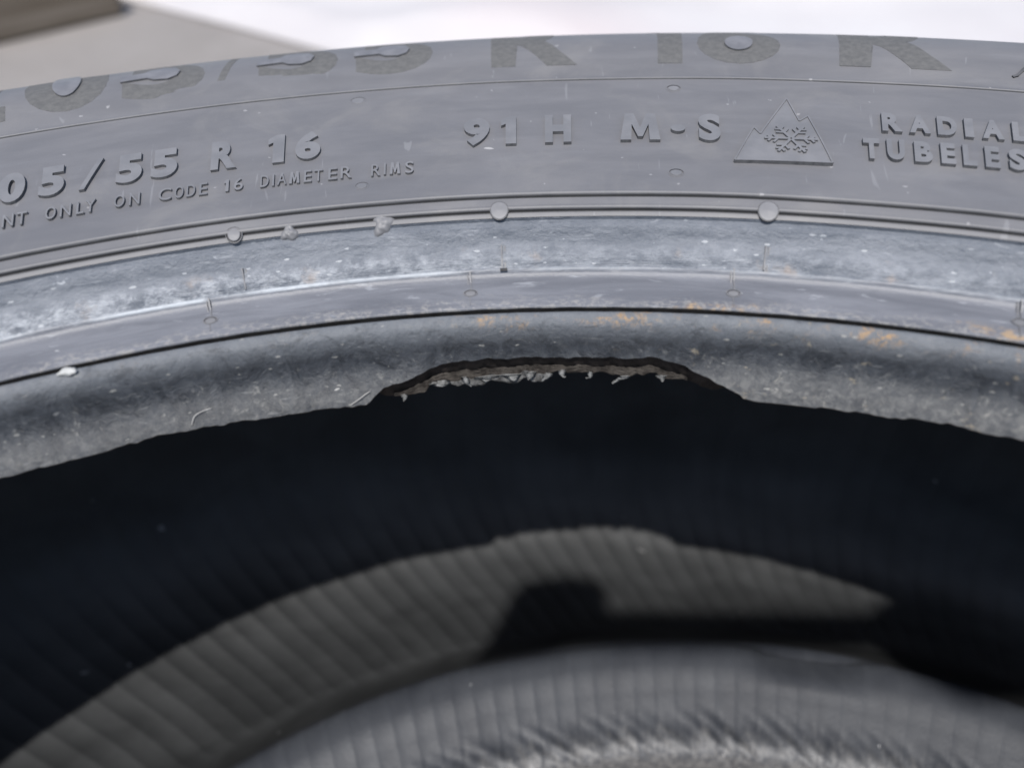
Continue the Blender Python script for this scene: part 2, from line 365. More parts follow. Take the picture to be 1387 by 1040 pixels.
def rowp(a, b): return endp + np.stack([a[0]*(1-depth)+b[0]*depth, a[1]*(1-depth)+b[1]*depth], -1)
cutw = wob(TH, 17, [60, 210, 500], [.00022, .00022, .00016])*depth
r1 = rowp((.0003, -.0004), (.0005, -.0001)); r2_ = rowp((.0022, -.0012), (.0011, -.0004)); r3 = rowp((.006, -.0026), (.0006, -.0027)); r3[:, 1] += cutw; r2_[:, 0] += cutw
r4 = np.broadcast_to(np.array([.2240, .1635]), endp.shape)
PP = np.concatenate([lead, P], 0)
X = np.stack([PP[..., 0]*np.sin(TH), PP[..., 0]*np.cos(TH), PP[..., 1]], -1)
v = np.concatenate([SS[:1]-.0015, SS]); u = np.broadcast_to(TH*.25, v.shape)
seat = under_tyre(grid_obj("bead_seat", X, u, v, M_seat, tyre))
PP = np.stack([endp, r1, r2_, r3, r4]); X = np.stack([PP[..., 0]*np.sin(TH), PP[..., 0]*np.cos(TH), PP[..., 1]], -1)
v = np.broadcast_to(np.arange(5)[:, None]*.001, X.shape[:2]); u = np.broadcast_to(TH*.25, v.shape)
torn = under_tyre(grid_obj("torn_rubber", X, u, v, M_torn, tyre)); tag(torn, "dark brown torn rubber edge under the bead")

# the carcass ply that shows in the tear, with a ragged lower edge
ply_th = np.radians(np.arange(-3.3, 9.9, .05)); pd = np.degrees(ply_th)
e = np.stack([np.interp(ply_th, TH[:len(TH)//2*2][:1280], endp[:1280, k]) for k in (0, 1)], -1)
hgt = np.interp(pd, [-3.3, -2.7, -1.8, -.9, 0, 1.6, 3.4, 3.9, 6, 7.2, 8.4, 9.2, 9.9], [.0000, .0009, .0021, .0014, .0017, .0014, .0018, .0010, .0011, .0015, .0011, .0013, .0000])
hgt = hgt + wob(ply_th, 51, [70, 190, 520], [.0005, .0006, .0005])*np.clip(hgt/.002, 0, 1)
hgt = np.maximum(hgt, .00012)
rowsP = []; cutp = wob(ply_th, 55, [25, 90, 300], [.0003, .0002, .0001])
for k in np.linspace(0, 1, 9):
    j = wob(ply_th + k*.3, 60, [300, 800], [.00012, .0001])
    rowsP.append(e + np.stack([.0008 - .00055*k*np.ones_like(k*j) + j - .0002, -.0023 + cutp - hgt*k], -1))
for k in (1, .5, 0):
    rowsP.append(e + np.stack([.0020*np.ones_like(ply_th), -.0024 + cutp - hgt*k], -1))
PP = np.stack(rowsP); X = np.stack([PP[..., 0]*np.sin(ply_th), PP[..., 0]*np.cos(ply_th), PP[..., 1]], -1)
u = np.broadcast_to(ply_th*.25, X.shape[:2]); v = np.broadcast_to(np.arange(len(PP))[:, None]*.0006, X.shape[:2])
tag(under_tyre(grid_obj("torn_ply", X, u, v, M_ply, tyre, closed=False)), "grey brown fabric ply with a ragged lower edge")
fl_th = np.radians(np.arange(-1.6, 3.75, .05)); fd = np.degrees(fl_th)
fb = [np.interp(fl_th, ply_th, q_) for q_ in (e[:, 0], e[:, 1] - .0023 + cutp - hgt*.80)]
fh = np.interp(fd, [-1.6, -.9, -.2, .3, 1.2, 2.4, 3.0, 3.4, 3.75], [.0001, .0007, .0005, .0013, .0012, .0016, .0014, .0016, .0002]) + wob(fl_th, 57, [150, 420], [.00035, .0003])
fh = np.maximum(fh, .0001); rowsF = []
for k in np.linspace(0, 1, 6): rowsF.append(np.stack([fb[0] - .0004*k + wob(fl_th + k*.2, 58, [260, 700], [.00012, .00012])*k, fb[1] - fh*k], -1))
for k in (1, .5, 0): rowsF.append(np.stack([fb[0] + .0005 - .0004*k, fb[1] - fh*k], -1))
PP = np.stack(rowsF); X = np.stack([PP[..., 0]*np.sin(fl_th), PP[..., 0]*np.cos(fl_th), PP[..., 1]], -1)
M_flap = mat_plain("pale_fabric", (.030, .029, .028), (.150, .148, .143), 900, .85, .2, .8, .0005)
tag(under_tyre(grid_obj("fabric_flap", X, np.broadcast_to(fl_th*.25, X.shape[:2]), np.broadcast_to(np.arange(len(PP))[:, None]*.0005, X.shape[:2]), M_flap, tyre, closed=False)), "pale grey frayed flap of fabric hanging from the ply")
# loose fibre tufts hanging from the ply: (degrees, length mm, width mm, lean)
for (d, ln, wd, lean) in [(-2.9, .5, .8, .5), (-1.2, .6, 2.2, .3), (-.1, 1.6, .75, .6), (.9, .7, 2.4, -.2), (2.0, .8, 2.6, .6), (2.9, .9, 1.5, -.4), (3.7, 1.0, 1.1, -.9), (4.25, 1.2, .8, .5), (5.6, .9, .5, -.7), (7.1, 1.3, 1.1, -1.5), (8.7, .5, 1.2, .2)]:
    i = int(np.argmin(abs(pd-d))); bR, bz = e[i, 0]+.0001, e[i, 1]-.0023+cutp[i]-hgt[i]*.72
    V, F = [], []; n = 7
    for k in range(n):
        t = k/(n-1); w = wd*1.5*(1-.75*t**1.8)*(1+.3*math.sin(9*t+d)); a = math.radians(d) + (lean*ln*t**1.3 + .15*math.sin(7*t+d*3))*.001/.215
        rr = bR - .0009*t - .0004*math.sin(5*t+d); zz = bz - ln*.001*t*(.8+.2*math.cos(d))
        for sgn, dr in ((-1, 0), (0, -.00022), (1, 0), (0, .00018)):
            aa = a + sgn*w*.0005/.215; V.append(((rr+dr)*math.sin(aa), (rr+dr)*math.cos(aa), zz + .0001*sgn*math.sin(11*t+d)))
        if k:
            for j in range(4): F.append((4*k-4+j, 4*k-4+(j+1) % 4, 4*k+(j+1) % 4, 4*k+j))
    F += [(0, 1, 2, 3), (4*n-1, 4*n-2, 4*n-3, 4*n-4)]
    under_tyre(mesh_obj("frayed_cord", V, F, M_cord, tyre))

# ------------------------------------------------------------------ inner liner, lower bead, lower sidewall, tread
OFF = np.array([.0355, .0295])                              # offset so the raised bead's rim stands in for the lit area's edge
INNER = [(.2240, .1635, 0), (.240, .1745, 0), (.262, .1815, 0), (.280, .1830, 0), (.293, .1760, 0), (.3005, .162, 0), (.3025, .140, 0), (.3025, .105, 0), (.3012, .082, 0), (.2975, .066, .03), (.288, .052, .12), (.271, .0405, .32), (.250, .0375, .57), (.2315, .0395, .78), (.2165, .0435, .92), (.2060, .0490, 1), (.2010, .0540, 1)]
LOWER = [(.2010, .0540, 1), (.1975, .0575, 1), (.1915, .0582, 1), (.184, .0562, 1), (.177, .0542, 1), (.1722, .0538, 1), (.1698, .0524, 1), (.1688, .048, 1), (.1705, .038, 1), (.178, .028, 1)]
UNDER = [(.178, .028, 1), (.192, .0235, 1), (.215, .0205, .85), (.240, .0200, .55), (.268, .0205, .3), (.290, .027, .12), (.304, .042, .03), (.3105, .058, 0)]
TREAD = [(.3105, .058, 0), (.3125, .075, 0), (.3130, .108, 0), (.3125, .141, 0), (.3105, .158, 0)]
def ring(P3, step, cols, disp=None):
    P3 = np.array(P3); A = catmull(P3, step); L = arclen(A[:, :2])
    t = np.gradient(A[:, :2], axis=0); t /= np.linalg.norm(t, axis=1, keepdims=True); N = np.stack([t[:, 1], -t[:, 0]], -1)
    T = np.broadcast_to(cols, (len(A), len(cols))); LL = np.broadcast_to(L[:, None], T.shape)
    d = disp(T, LL, A) if disp else np.zeros(T.shape)
    R = A[:, 0:1] + N[:, 0:1]*d; Z = A[:, 1:2] + N[:, 1:2]*d; w = A[:, 2:3]
    return np.stack([R*np.sin(T) + w*OFF[0], R*np.cos(T) + w*OFF[1], Z], -1), T*.25, LL
def ribs(T, LL, A):
    ph = 225*T + 85*LL + wob(T, 71, [5, 14], [.5, .3]); w = np.abs(np.sin(ph/2))**.8
    fade = 1-sm(A[:, 2:3], .85, 1.0)*.6
    return -.0005*w*fade *(1-sm(A[:, 2:3], .93, 1.0)) - wob(T + LL*9, 73, [12, 37], [.0004, .0002])*(1-sm(A[:, 2:3], .9, 1.0))
TL = columns(.12, 55)
X, u, v = ring(INNER, .0009, TL, ribs)
under_tyre(grid_obj("inner_liner", X, u, v, M_liner, tyre))
def lowrel(T, LL, A):
    ph = 225*T + 85*LL; k = sm(LL, .021, .030)*(1-sm(LL, .033, .038))
    ridge = k*(.00022*np.clip(np.sin(ph), -.3, 1)*(.5+.7*np.abs(np.sin(T*23+2))) + wob(T - LL*6, 81, [60, 170], [.0003, .0003]))
    bump = .0022*np.exp(-((np.degrees(T)-13.5)/4.0)**4)*(1-sm(LL, .006, .016))  # hump in the rim standing in for the notch-shaped edge of light
    return (-ridge - bump - .00022*np.abs(np.sin(ph/2))**.6*(1-k) - wob(T, 83, [7, 19], [.0005, .0002]))*sm(LL, 0, .004)
X, u, v = ring(LOWER, .0004, TL, lowrel)
under_tyre(grid_obj("lower_bead", X, u, v, M_lower, tyre))
TC = np.radians(np.arange(0, 360, .6))
X, u, v = ring(UNDER, .003, TC)
under_tyre(grid_obj("lower_sidewall", X, u, v, M_side, tyre))
def blocks(T, LL, A):
    z = A[:, 1:2]; g = sum(np.exp(-((z-c)/.0035)**6) for c in (.082, .108, .134)); lat = (np.sin(72*T + 40*(z-.108)/.05) > .72)*sm(z, .060, .066)*(1-sm(z, .150, .156))
    return .006*np.clip(g + .8*lat, 0, 1)
X, u, v = ring(TREAD, .0016, np.radians(np.arange(0, 360, .25)), blocks)
under_tyre(grid_obj("tread", X, u, v, M_clean, tyre))

# ------------------------------------------------------------------ raised marks on the sidewall
def curve_mesh(cu):
    o = bpy.data.objects.new("tmp", cu); COL.objects.link(o); dg = bpy.context.evaluated_depsgraph_get(); dg.update()
    me = bpy.data.meshes.new_from_object(o.evaluated_get(dg)); bpy.data.objects.remove(o)
    bm = bmesh.new(); bm.from_mesh(me); bpy.data.meshes.remove(me); bmesh.ops.remove_doubles(bm, verts=bm.verts, dist=1e-5)
    return bm
GL = {}
HAND = {'1': [(.30, 0), (1, 0), (1, 1), (.50, 1), (.0, .86), (.0, .66), (.30, .72)],
        'M': [(0, 0), (.27, 0), (.29, .58), (.44, .12), (.56, .12), (.71, .58), (.73, 0), (1, 0), (.88, 1), (.66, 1), (.50, .46), (.34, 1), (.12, 1)],
        '/': [(0, 0), (.24, 0), (1, 1), (.76, 1)]}
def glyph(ch, weight):
    if weight > 0 and ch in HAND: return poly_solid(HAND[ch])
    if (ch, weight) not in GL:
        cu = bpy.data.curves.new("tmp", 'FONT'); cu.body = ch; cu.size = 1.0; cu.extrude = .5; cu.offset = weight; cu.resolution_u = 5
        bm = curve_mesh(cu); V = np.array([v.co for v in bm.verts]); F = [[v.index for v in f.verts] for f in bm.faces]; bm.free()
        lo, hi = V.min(0), V.max(0); V = (V-lo)/np.maximum(hi-lo, 1e-6); GL[(ch, weight)] = (V, F)
    return GL[(ch, weight)]
def poly_solid(pts, holes=()):
    cu = bpy.data.curves.new("tmp", 'CURVE'); cu.dimensions = '2D'; cu.fill_mode = 'BOTH'; cu.extrude = .5
    for ps in [pts, *holes]:
        sp = cu.splines.new('POLY'); sp.points.add(len(ps)-1); sp.use_cyclic_u = True
        for p, c in zip(sp.points, ps): p.co = (*c, 0, 1)
    bm = curve_mesh(cu); V = np.array([v.co for v in bm.verts]); F = [[v.index for v in f.verts] for f in bm.faces]; bm.free()
    V[:, 2] += .5; return V, F
class Marks:
    """collects solids given as (degrees round the tyre, mm along the profile, height 0..1) and lays them on the sidewall"""
    def __init__(self): self.V, self.F, self.M, self.n = [], [], [], 0
    def add(self, a, s, h, F, lift, sink=.00025, slope=.00012):
        bm = bmesh.new(); vs = [bm.verts.new((math.radians(x)*.26, y*.001, z)) for x, y, z in zip(a, s, h)]
        for f in F:
            try: bm.faces.new([vs[i] for i in f])
            except ValueError: pass
        cs = np.array([v.co for v in bm.verts])
        for ax, st in ((0, .0035), (1, .0022)):
            for c in np.arange(cs[:, ax].min()+st, cs[:, ax].max(), st):
                no = [0, 0, 0]; no[ax] = 1; co = [0, 0, 0]; co[ax] = c
                bmesh.ops.bisect_plane(bm, geom=bm.verts[:]+bm.edges[:]+bm.faces[:], plane_co=co, plane_no=no, dist=1e-7)
        bm.normal_update(); bm.verts.index_update()
        c = np.array([v.co for v in bm.verts]); z = np.clip(c[:, 2], 0, 1)
        P = outer_pt(c[:, 0]/.26, c[:, 1], 0) ; Nn = normals(OC, OL, c[:, 1]); d = -sink + z*(sink+lift)
        th = c[:, 0]/.26; N3 = np.stack([Nn[:, 0]*np.sin(th), Nn[:, 0]*np.cos(th), Nn[:, 1]], -1)
        self.V.append(P + N3*d[:, None])
        for f in bm.faces:
            self.F.append([v.index + self.n for v in f.verts]); self.M.append(0 if min(v.co.z for v in f.verts) > .9 else 1)
        self.n += len(c); bm.free(); return self
    def build(self, name, mats, label=None):
        o = under_tyre(mesh_obj(name, np.vstack(self.V), self.F, mats, tyre, smooth=False, mat_idx=self.M)); tag(o, label); return o

TEXT = {
 'size_marking': (.052, 86.85, 9.6, .00060, [('2', -19.588, -18.463), ('0', -18.297, -17.315), ('5', -16.793, -15.855), ('/', -15.273, -14.421), ('5', -13.884, -12.887), ('5', -12.526, -11.501), ('R', -10.159, -9.142), ('1', -7.861, -7.193), ('6', -6.743, -5.703)]),
 'load_marking': (.052, 86.65, 9.6, .00060, [('9', .282, 1.367), ('1', 1.849, 2.481), ('H', 3.685, 4.778)]),
 'season_marking': (.052, 86.2, 9.2, .00060, [('M', 6.811, 8.444), ('S', 9.998, 10.885)]),
 'radial_marking': (.055, 80.7, 6.3, .00058, [('R', 17.124, 17.861), ('A', 18.126, 18.878), ('D', 19.138, 19.839), ('I', 20.102, 20.415), ('A', 20.716, 21.461), ('L', 21.759, 22.289)]),
 'tubeless_marking': (.055, 89.7, 6.3, .00058, [('T', 16.356, 16.96), ('U', 17.229, 17.878), ('B', 18.222, 18.875), ('E', 19.17, 19.682), ('L', 19.948, 20.427), ('E', 20.716, 21.214), ('S', 21.533, 22.123), ('S', 22.409, 23.001)]),
 'fitment_note': (.004, 93.9, 3.7, .00048, [('N', -18.022, -17.625), ('T', -17.506, -17.149), ('O', -16.457, -16.078), ('N', -15.907, -15.514), ('L', -15.301, -15.018), ('Y', -14.972, -14.591), ('O', -13.881, -13.487), ('N', -13.295, -12.896), ('C', -12.168, -11.671), ('O', -11.531, -11.192), ('D', -11.066, -10.726), ('E', -10.568, -10.242), ('1', -9.567, -9.388), ('6', -9.182, -8.822), ('D', -8.11, -7.778), ('I', -7.631, -7.555), ('A', -7.423, -7.059), ('M', -6.941, -6.516), ('E', -6.336, -6.031), ('T', -5.912, -5.576), ('E', -5.34, -4.98), ('R', -4.83, -4.38), ('R', -3.56, -3.191), ('I', -3.038, -2.961), ('M', -2.793, -2.361), ('S', -2.147, -1.807)]),
}
LABELS = {'size_marking': "raised 205/55 R 16 size marking", 'load_marking': "raised 91 H marking", 'season_marking': "raised M and S marking with a dot between", 'radial_marking': "raised RADIAL lettering", 'tubeless_marking': "raised TUBELESS lettering", 'fitment_note': "small thin raised line reading ON CODE 16 DIAMETER RIMS"}
for name, (wt, base, hh, lift, chars) in TEXT.items():
    mk = Marks()
    for ch, a0, a1 in chars:
        V, F = glyph(ch, wt)
        j = random.uniform(-.08, .08)
        mk.add(a0 + V[:, 0]*(a1-a0), base + j - V[:, 1]*hh, V[:, 2], F, lift)
    if name == 'season_marking':
        V, F = poly_solid([(math.cos(t), math.sin(t)) for t in np.linspace(0, 2*math.pi, 20, endpoint=False)])
        mk.add(9.17 + V[:, 0]*.29, 82.2 + V[:, 1]*1.15, V[:, 2], F, lift)
    mk.build(name, [M_let, M_wall], LABELS[name])

# the large flat size lettering near the shoulder: dark matte letters, the fields inside them stand a little proud
mk = Marks()
def field(a0, a1, s0, s1, pts):
    V, F = poly_solid(pts); Marks().add(a0 + V[:, 0]*(a1-a0), s0 - V[:, 1]*(s0-s1), V[:, 2], F, .00040).build('lettering_field', [M_field, M_wall])
five = [(-.02, .33), (.30, .345), (.38, .30), (.55, .285), (.66, .33), (.70, .42), (.64, .51), (.50, .54), (.34, .52), (.26, .46), (-.02, .44)]
for ch, a0, a1 in [('2', -20.9, -18.25), ('0', -17.586, -14.40), ('5', -13.832, -10.55), ('/', -10.2, -8.9), ('5', -8.354, -5.06), ('5', -4.294, -1.05), ('R', 1.432, 5.05), ('1', 8.0, 9.435), ('6', 10.05, 13.375), ('R', 15.66, 19.80)]:
    V, F = glyph(ch, .045); b, h = 58.4, 20.0
    mk.add(a0 + V[:, 0]*(a1-a0), b - V[:, 1]*h, V[:, 2], F, .00006, .00010)
    if ch == '5': field(a0, a1, b, b-h, five)
    if ch in '06':
        cy, ry = (.5, .27) if ch == '0' else (.34, .14)
        field(a0, a1, b, b-h, [(.5 + .17*math.cos(t), cy + ry*math.sin(t)) for t in np.linspace(0, 2*math.pi, 24, endpoint=False)])
mk.build("shoulder_lettering", [M_big, M_big], "large dark matte 205/55 R 16 lettering along the shoulder")

# mountain and snowflake emblem
TRI = [(11.378, 92.15), (15.163, 91.85), (14.34, 76.89), (13.997, 78.77), (13.562, 70.80), (12.45, 83.60), (12.203, 81.45)]
mk = Marks(); V, F = poly_solid(TRI); mk.add(V[:, 0], V[:, 1], V[:, 2], F, .00050)
def strip(mk, p, q, w, lift, kx=.26*math.pi/180*1000):
    """a raised line from p to q; w is its width in mm"""
    p, q = np.array(p, float), np.array(q, float); d = (q-p)*[kx, 1]; d /= np.linalg.norm(d); n = np.array([-d[1], d[0]])*w/2/[kx, 1]
    V, F = poly_solid([p-n, q-n, q+n, p+n]); mk.add(V[:, 0], V[:, 1], V[:, 2], F, lift)
cen = np.array([13.28, 85.3]); kx = .26*math.pi/180*1000
ins = [(13.27 + (a-13.27)*.94, 84.5 + (b-84.5)*.94) for a, b in TRI]
for i in range(7): strip(mk, TRI[i], TRI[(i+1) % 7], .28, .00066)
fl = Marks(); cen = np.array([13.62, 85.2])
for k in range(6):
    t = math.radians(60*k); dirv = np.array([math.cos(t)/kx, math.sin(t)]); tip = cen + dirv*4.7
    strip(fl, cen + dirv*.2, tip, .52, .00082)
    for sgn in (-1, 1):
        t2 = t + sgn*math.radians(58); d2 = np.array([math.cos(t2)/kx, math.sin(t2)])
        for at_, ln in ((2.3, 1.45), (3.5, 1.05)): strip(fl, cen + dirv*at_, cen + dirv*at_ + d2*ln, .45, .00080)
mk.build("mountain_emblem", [M_let, M_wall], "raised three peak mountain emblem holding a snowflake")
fl.build("snowflake_mark", [M_let, M_wall], "raised six armed snowflake inside the mountain emblem")

mk = Marks(); strip(mk, (21.92, 59.14), (22.10, 58.62), .5, .0003); strip(mk, (22.07, 58.7), (22.55, 54.6), .5, .0003); mk.build('arrow_mark', [M_wall, M_clean], 'dark slanted outline of a mark cut by the right edge')

# vent pips, key-hole vents and mould seams
def lathe_mark(name, a, s, prof, mats, squash=1.0, n=28, groove=()):
    th0 = math.radians(a); V, F = [], []
    for r, h in prof:
        for k in range(n):
            t = 2*math.pi*k/n; ss = (s + squash*r*math.sin(t))*.001; tt = th0 + r*math.cos(t)*.001/.232
            p = at(OC, OL, np.array(ss)); nn = normals(OC, OL, np.array(ss)); p = p + nn*h*.001
            V.append((p[0]*math.sin(tt), p[0]*math.cos(tt), p[1]))
    for i in range(len(prof)-1):
        for k in range(n): F.append((i*n+k, i*n+(k+1) % n, (i+1)*n+(k+1) % n, (i+1)*n+k))
    F.append([(len(prof)-1)*n+k for k in range(n)])
    return under_tyre(mesh_obj(name, V, F, mats, tyre, smooth=False, mat_idx=[1 if i//n in groove else 0 for i in range(len(F))]))
for a, s, r in [(1.758, 104.39, 1.5), (12.657, 104.33, 1.6), (23.5, 104.35, 1.5), (-20.0, 104.5, 1.3)]:
    lathe_mark("vent_pip", a, s, [(r+.1, .2), (r+.08, .865), (r-.06, .875), (r-.10, .94), (r-.35, .93), (.1, .93)], [M_let, M_wall], groove=(0, 1,))
for a, s, r, h in [(-9.163, 104.55, 1.3, .40), (-3.943, 96.4, 1.15, .8), (9.043, 95.9, 1.2, .8), (-4.217, 66.5, 1.3, .25), (9.063, 66.8, 1.15, .25)]:
    h = .42 if s > 104 else (.78 if s > 100 else .80)
    b0 = float(relief(np.array(s*.001)))*1000 if s < 100 else .80
    lathe_mark("vent_pip", a, s, [(r+.10, b0-.2), (r+.06, b0+.10), (r-.02, b0+.12), (r-.10, b0-.2), (r-.22, b0-.2), (r-.30, b0+.12), (r-.4, b0+.16), (.1, b0+.16)], [M_let, M_clean], groove=(2, 3))
for a, s, s0, s1 in [(-10.641, 118.4, 113.95, 121.2), (.398, 118.6, 114.1, 121.7), (11.523, 118.5, 113.6, 121.65), (22.37, 118.2, 114.1, 121.6)]:
    lathe_mark("keyhole_vent", a, s, [(1.3, -.2), (1.25, .09), (1.1, .11), (1.02, -.01), (.85, -.01), (.1, .05)], [M_let, M_wall], .62, groove=(2, 3))
    mk = Marks(); strip(mk, (a, s0), (a+.04, s-.7), .22, .00022); strip(mk, (a-.03, s+.7), (a, s1-.4), .16, .00014); strip(mk, (a-.12, s0+.4), (a-.08, s-1), .16, .00004); mk.build("mould_seam", [M_let, M_wall])
for a, s0, s1 in [(-9.089, 109.9, 113.4), (1.796, 109.9, 113.9), (12.707, 109.7, 113.7)]:
    mk = Marks(); strip(mk, (a, s0), (a, s1), .26, .00045); strip(mk, (a+.13, s0+.2), (a+.13, s1), .2, .0001); mk.build("mould_seam", [M_let, M_wall])
mk = Marks(); strip(mk, (1.70, 114.1), (2.0, 114.1), .5, .0005); mk.build("rubber_nib", [M_clean, M_clean], "small black nib at the flange crease")
# two blobs of flash across the ledges
for a, s, r in [(-6.96, 104.9, 1.7), (-3.136, 105.0, 2.1)]:
    V, F = [], []; n, m = 30, 9; g = np.random.default_rng(int(s*10)+int(r*7))
    ph = g.uniform(0, 6.28, 4)
    for i in range(m):
        q_ = 1-i/(m-1)
        for k in range(n):
            t = 2*math.pi*k/n; rr = r*q_*(1+.22*math.sin(3*t+ph[0])+.14*math.sin(5*t+ph[1])); h = .1+.78*(1-q_**2.2)**.6 + .07*math.sin(8*t*q_+ph[2])*(q_ > .1) + .05*math.sin(rr*7+ph[3])
            ss = (s+rr*1.0*math.sin(t))*.001; tt = math.radians(a)+rr*math.cos(t)*.001*.8/.232
            p = at(OC, OL, np.array(ss)) + normals(OC, OL, np.array(ss))*h*.001; V.append((p[0]*math.sin(tt), p[0]*math.cos(tt), p[1]))
    for i in range(m-1):
        for k in range(n): F.append((i*n+k, i*n+(k+1) % n, (i+1)*n+(k+1) % n, (i+1)*n+k))
    under_tyre(mesh_obj("moulding_flash", V, F, M_let, tyre))

# ------------------------------------------------------------------ ground and what lies behind the tyre
def mat_concrete():
    k = NT("pale_concrete"); o = k.obj(); a = k.noise(o, 2.2, 6, .6, .3); b = k.noise(o, 30, 5, .65); g = k.noise(o, 260, 4, .7)
    c = k.mix(k.step(a, .3, .7), (.235, .215, .198), (.30, .278, .262)); c = k.mix(k.math('MULTIPLY', k.step(b, .5, .75), .4), c, (.20, .182, .168)); c = k.mix(k.math('MULTIPLY', k.step(g, .55, .8), .4), c, (.16, .15, .145))
    return k.finish(c, .85, k.bump(g, .5, .002), .3)
def mat_sheet():
    k = NT("white_plastic"); o = k.obj(); a = k.noise(o, 5, 4, .55); b = k.noise(o, 1.7, 3, .5)
    c = k.mix(k.step(a, .3, .7), (.51, .485, .485), (.57, .55, .545)); c = k.mix(k.math('MULTIPLY', k.step(b, .5, .7), .5), c, (.56, .47, .465))
    return k.finish(c, .75, k.bump(a, .3, .01), .2)
def mat_wood():
    k = NT("weathered_wood"); tc = k.new("ShaderNodeTexCoord"); mp = k.new("ShaderNodeMapping"); k.link(tc.outputs["Object"], mp.inputs[0]); mp.inputs[3].default_value = (2, 26, 26)
    a = k.noise(mp.outputs[0], 3, 6, .65, .5)
    return k.finish(k.mix(k.step(a, .3, .7), (.10, .08, .06), (.17, .145, .12)), .8, k.bump(a, .5, .002), .25)
n = 60; gx = np.sinh(np.linspace(-5.2, 5.2, n))*.9; GX, GY = np.meshgrid(gx, gx)
V = np.stack([GX, GY, np.full_like(GX, .02)], -1).reshape(-1, 3); I = np.arange(n*n).reshape(n, n)
tag(mesh_obj("ground", V, np.ascontiguousarray(np.stack([I[:-1, :-1], I[:-1, 1:], I[1:, 1:], I[1:, :-1]], -1).reshape(-1, 4)), mat_concrete()), kind="structure")

# crumpled white plastic sheet
nu, nv = 120, 90; U, Vv = np.meshgrid(np.linspace(0, 1, nu), np.linspace(0, 1, nv))
left = np.array([-.13, .80]); right = np.array([2.6, .40]); rightf = np.array([3.6, 3.6]); lf2 = np.array([-2.9, 3.2])
edge = (1-U)[..., None]*((1-Vv)[..., None]*left + Vv[..., None]*lf2) + U[..., None]*((1-Vv)[..., None]*right + Vv[..., None]*rightf)
edge[..., 0] += .03*np.sin(9*Vv+1)*(1-U) ; edge[..., 1] += .02*np.sin(13*U+2)*(1-Vv)
def fold(x, y): return .012*np.sin(7*x+2.3*y+1)+.010*np.sin(-4*x+9*y)+.006*np.sin(19*x+6*y+2)+.004*np.sin(31*y-11*x)
zz = .030 + np.maximum(fold(edge[..., 0], edge[..., 1]), -.006)
rim = np.minimum(np.minimum(U, 1-U), np.minimum(Vv, 1-Vv)); zz = .0225 + (zz-.0225)*sm(rim, 0, .03)
I = np.arange(nu*nv).reshape(nv, nu); top = np.stack([I[:-1, :-1], I[:-1, 1:], I[1:, 1:], I[1:, :-1]], -1).reshape(-1, 4)
sh = mesh_obj("plastic_sheet", np.concatenate([edge, zz[..., None]], -1).reshape(-1, 3), np.ascontiguousarray(top), mat_sheet())
sol = sh.modifiers.new("thickness", 'SOLIDIFY'); sol.thickness = .0012; sol.offset = -1
tag(sh, "crumpled white plastic sheet lying on the concrete behind the tyre", "plastic sheet")

# weathered board
bm = bmesh.new(); bmesh.ops.create_cube(bm, size=1); bmesh.ops.scale(bm, vec=(.9, .20, .045), verts=bm.verts)
bmesh.ops.bevel(bm, geom=bm.edges[:], offset=.004, segments=2, affect='EDGES')
me = bpy.data.meshes.new("wooden_board"); bm.to_mesh(me); bm.free(); me.materials.append(mat_wood())
bd = bpy.data.objects.new("wooden_board", me); COL.objects.link(bd); bd.location = (-.795, .815, .0428); bd.rotation_euler = (0, 0, math.radians(38.6))
tag(bd, "weathered brown board lying on the concrete at the far left", "board")

# ------------------------------------------------------------------ added unseen stand; its arm and clamp are shaped to shade the tyre's inside
M_metal = mat_plain("black_metal", (.02, .02, .022), (.035, .035, .037), 200, .4, .5, .1)
stand = tag(empty("shadow_stand", (.9558, -.0221, .02)), "added black stand out of view whose arm casts the shadow inside the tyre", "stand")
def tube(name, pts, rad, nseg=16):
    V, F = [], []
    for i, p in enumerate(pts):
        p = np.array(p, float); d = np.array(pts[min(i+1, len(pts)-1)], float) - np.array(pts[max(i-1, 0)], float); d /= np.linalg.norm(d)
        a = np.cross(d, [0, 0, 1] if abs(d[2]) < .9 else [1, 0, 0]); a /= np.linalg.norm(a); b = np.cross(d, a)
        for k in range(nseg): V.append(p + rad[i]*(a*math.cos(2*math.pi*k/nseg) + b*math.sin(2*math.pi*k/nseg)))
    for i in range(len(pts)-1):
        for k in range(nseg): F.append((i*nseg+k, i*nseg+(k+1) % nseg, (i+1)*nseg+(k+1) % nseg, (i+1)*nseg+k))
    F += [tuple(range(nseg))[::-1], tuple((len(pts)-1)*nseg+k for k in range(nseg))]
    o = mesh_obj(name, V, F, M_metal, stand); o.matrix_parent_inverse = Matrix.Translation((-.9558, .0221, -.02)); return o
dd = np.array(ray_dir); dd = dd/np.linalg.norm(dd); e1 = np.array([1.0, 0, 0]); e1 -= dd*(e1@dd); e1 /= np.linalg.norm(e1); e2 = np.cross(e1, dd); e2 *= np.sign(e2[2])
HEAD = np.array((-.02224, .03632, .42111)); ARM0 = HEAD - e2*.0004; ARM1 = ARM0 + e1 - e2*.057
tail = ARM0 + (ARM1-ARM0)/np.linalg.norm(ARM1-ARM0)*1.0
pole_x, pole_y = tail[0], tail[1]
tube("arm", [ARM0, tail], [.0058, .0058])
adir = (tail-ARM0)/np.linalg.norm(tail-ARM0); sl0 = ARM0 + adir*.090 - e2*.0035
tube("shadow_sleeve", [sl0, sl0 + adir*.012, sl0 + adir*.5], [.008, .0155, .0155])  # added thickening that widens the cast shadow to the right
tube("pole", [(pole_x, pole_y, .03), (pole_x, pole_y, tail[2]+.03)], [.012, .012])
tube("base", [(pole_x, pole_y, .02), (pole_x, pole_y, .032), (pole_x, pole_y, .045)], [.14, .14, .03], 40)

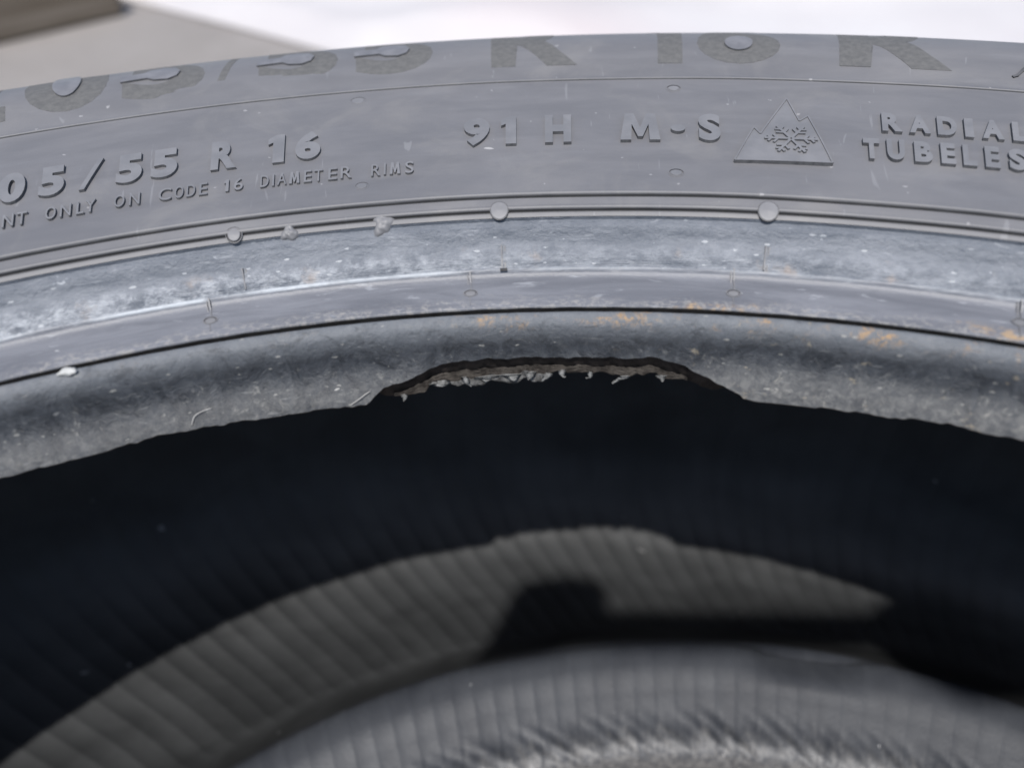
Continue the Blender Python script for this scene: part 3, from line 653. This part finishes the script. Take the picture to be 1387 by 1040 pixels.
# clamp head at the end of the arm: its outline is made for the shadow's hump
shape = [(-.0248, -.0100), (-.0219, -.0051), (-.0147, .0121), (-.0101, .0161), (.0037, .0172), (.0116, .0153), (.0148, .0127), (.0152, .0047), (.0145, -.0035), (-.003, -.0080)]
V = [HEAD + e1*a + e2*b + dd*t for t in (-.012, .012) for a, b in shape]; n = len(shape)
F = [tuple(range(n)), tuple(range(2*n-1, n-1, -1))] + [(k, n+k, n+(k+1) % n, (k+1) % n) for k in range(n)]
o = mesh_obj("clamp", V, F, M_metal, stand, smooth=False); o.matrix_parent_inverse = Matrix.Translation((-.9558, .0221, -.02))
bv = o.modifiers.new("bevel", 'BEVEL'); bv.width = .0015; bv.segments = 2

# ------------------------------------------------------------------ small things stuck to the bead
M_fibre = mat_plain("pale_fibre", (.30, .29, .27), (.45, .44, .42), 900, .7)
def seat_pt(a, s, lift):
    q_ = at(SC, SL, np.array(s*.001)); nn = normals(SC, SL, np.array(s*.001)); q_ = q_ + nn*lift*.001; t = math.radians(a)
    return np.array([q_[0]*math.sin(t), q_[0]*math.cos(t), q_[1]])
def fibre(label, pts, r=.00007):
    C3 = catmull([seat_pt(*q_) for q_ in pts], .0005); V, F = [], []; n = 6
    for i, c in enumerate(C3):
        d = C3[min(i+1, len(C3)-1)] - C3[max(i-1, 0)]; d /= np.linalg.norm(d); a = np.cross(d, [0, 0, 1]); a /= np.linalg.norm(a); b = np.cross(d, a)
        for k in range(n): V.append(c + r*(a*math.cos(6.283*k/n) + b*math.sin(6.283*k/n)) - C3[0])
        if i:
            for k in range(n): F.append(((i-1)*n+k, (i-1)*n+(k+1) % n, i*n+(k+1) % n, i*n+k))
    o = mesh_obj("fibre", V, F, M_fibre); o.location = C3[0]; tag(o, label, "fibre", "thin fibres stuck to the bead toe")
fibre("thin pale curved fibre on the bead toe at the left, well clear of the tear", [(-12.09, 13.2, .25), (-12.0, 12.3, .5), (-11.9, 11.7, .45), (-11.55, 11.2, .5), (-11.2, 10.95, .35)])
fibre("thin pale fibre lying slanted on the bead toe right beside the tear's left end", [(-5.15, 14.0, .3), (-4.8, 13.3, .5), (-4.55, 12.6, .5), (-4.3, 12.0, .35)], .00009)
V, F = [], []; c0 = seat_pt(-16.27, .35, .2); g = np.random.default_rng(4)
for i in range(9):
    for k in range(14):
        a = math.pi*i/8; t = 6.283*k/14; r = 1+.25*math.sin(3*t+i)+.15*g.uniform(-1, 1)
        V.append((.0014*r*math.sin(a)*math.cos(t), .0008*r*math.sin(a)*math.sin(t), .0006*math.cos(a)))
for i in range(8):
    for k in range(14): F.append((i*14+k, i*14+(k+1) % 14, (i+1)*14+(k+1) % 14, (i+1)*14+k))
o = mesh_obj("crumb", V, F, mat_plain("white_crumb", (.38, .38, .37), (.52, .52, .50), 700, .7)); o.location = c0; o.rotation_euler = (0, 0, math.radians(16))
tag(o, "small white crumb stuck just under the black seam at the far left of the bead", "crumb")
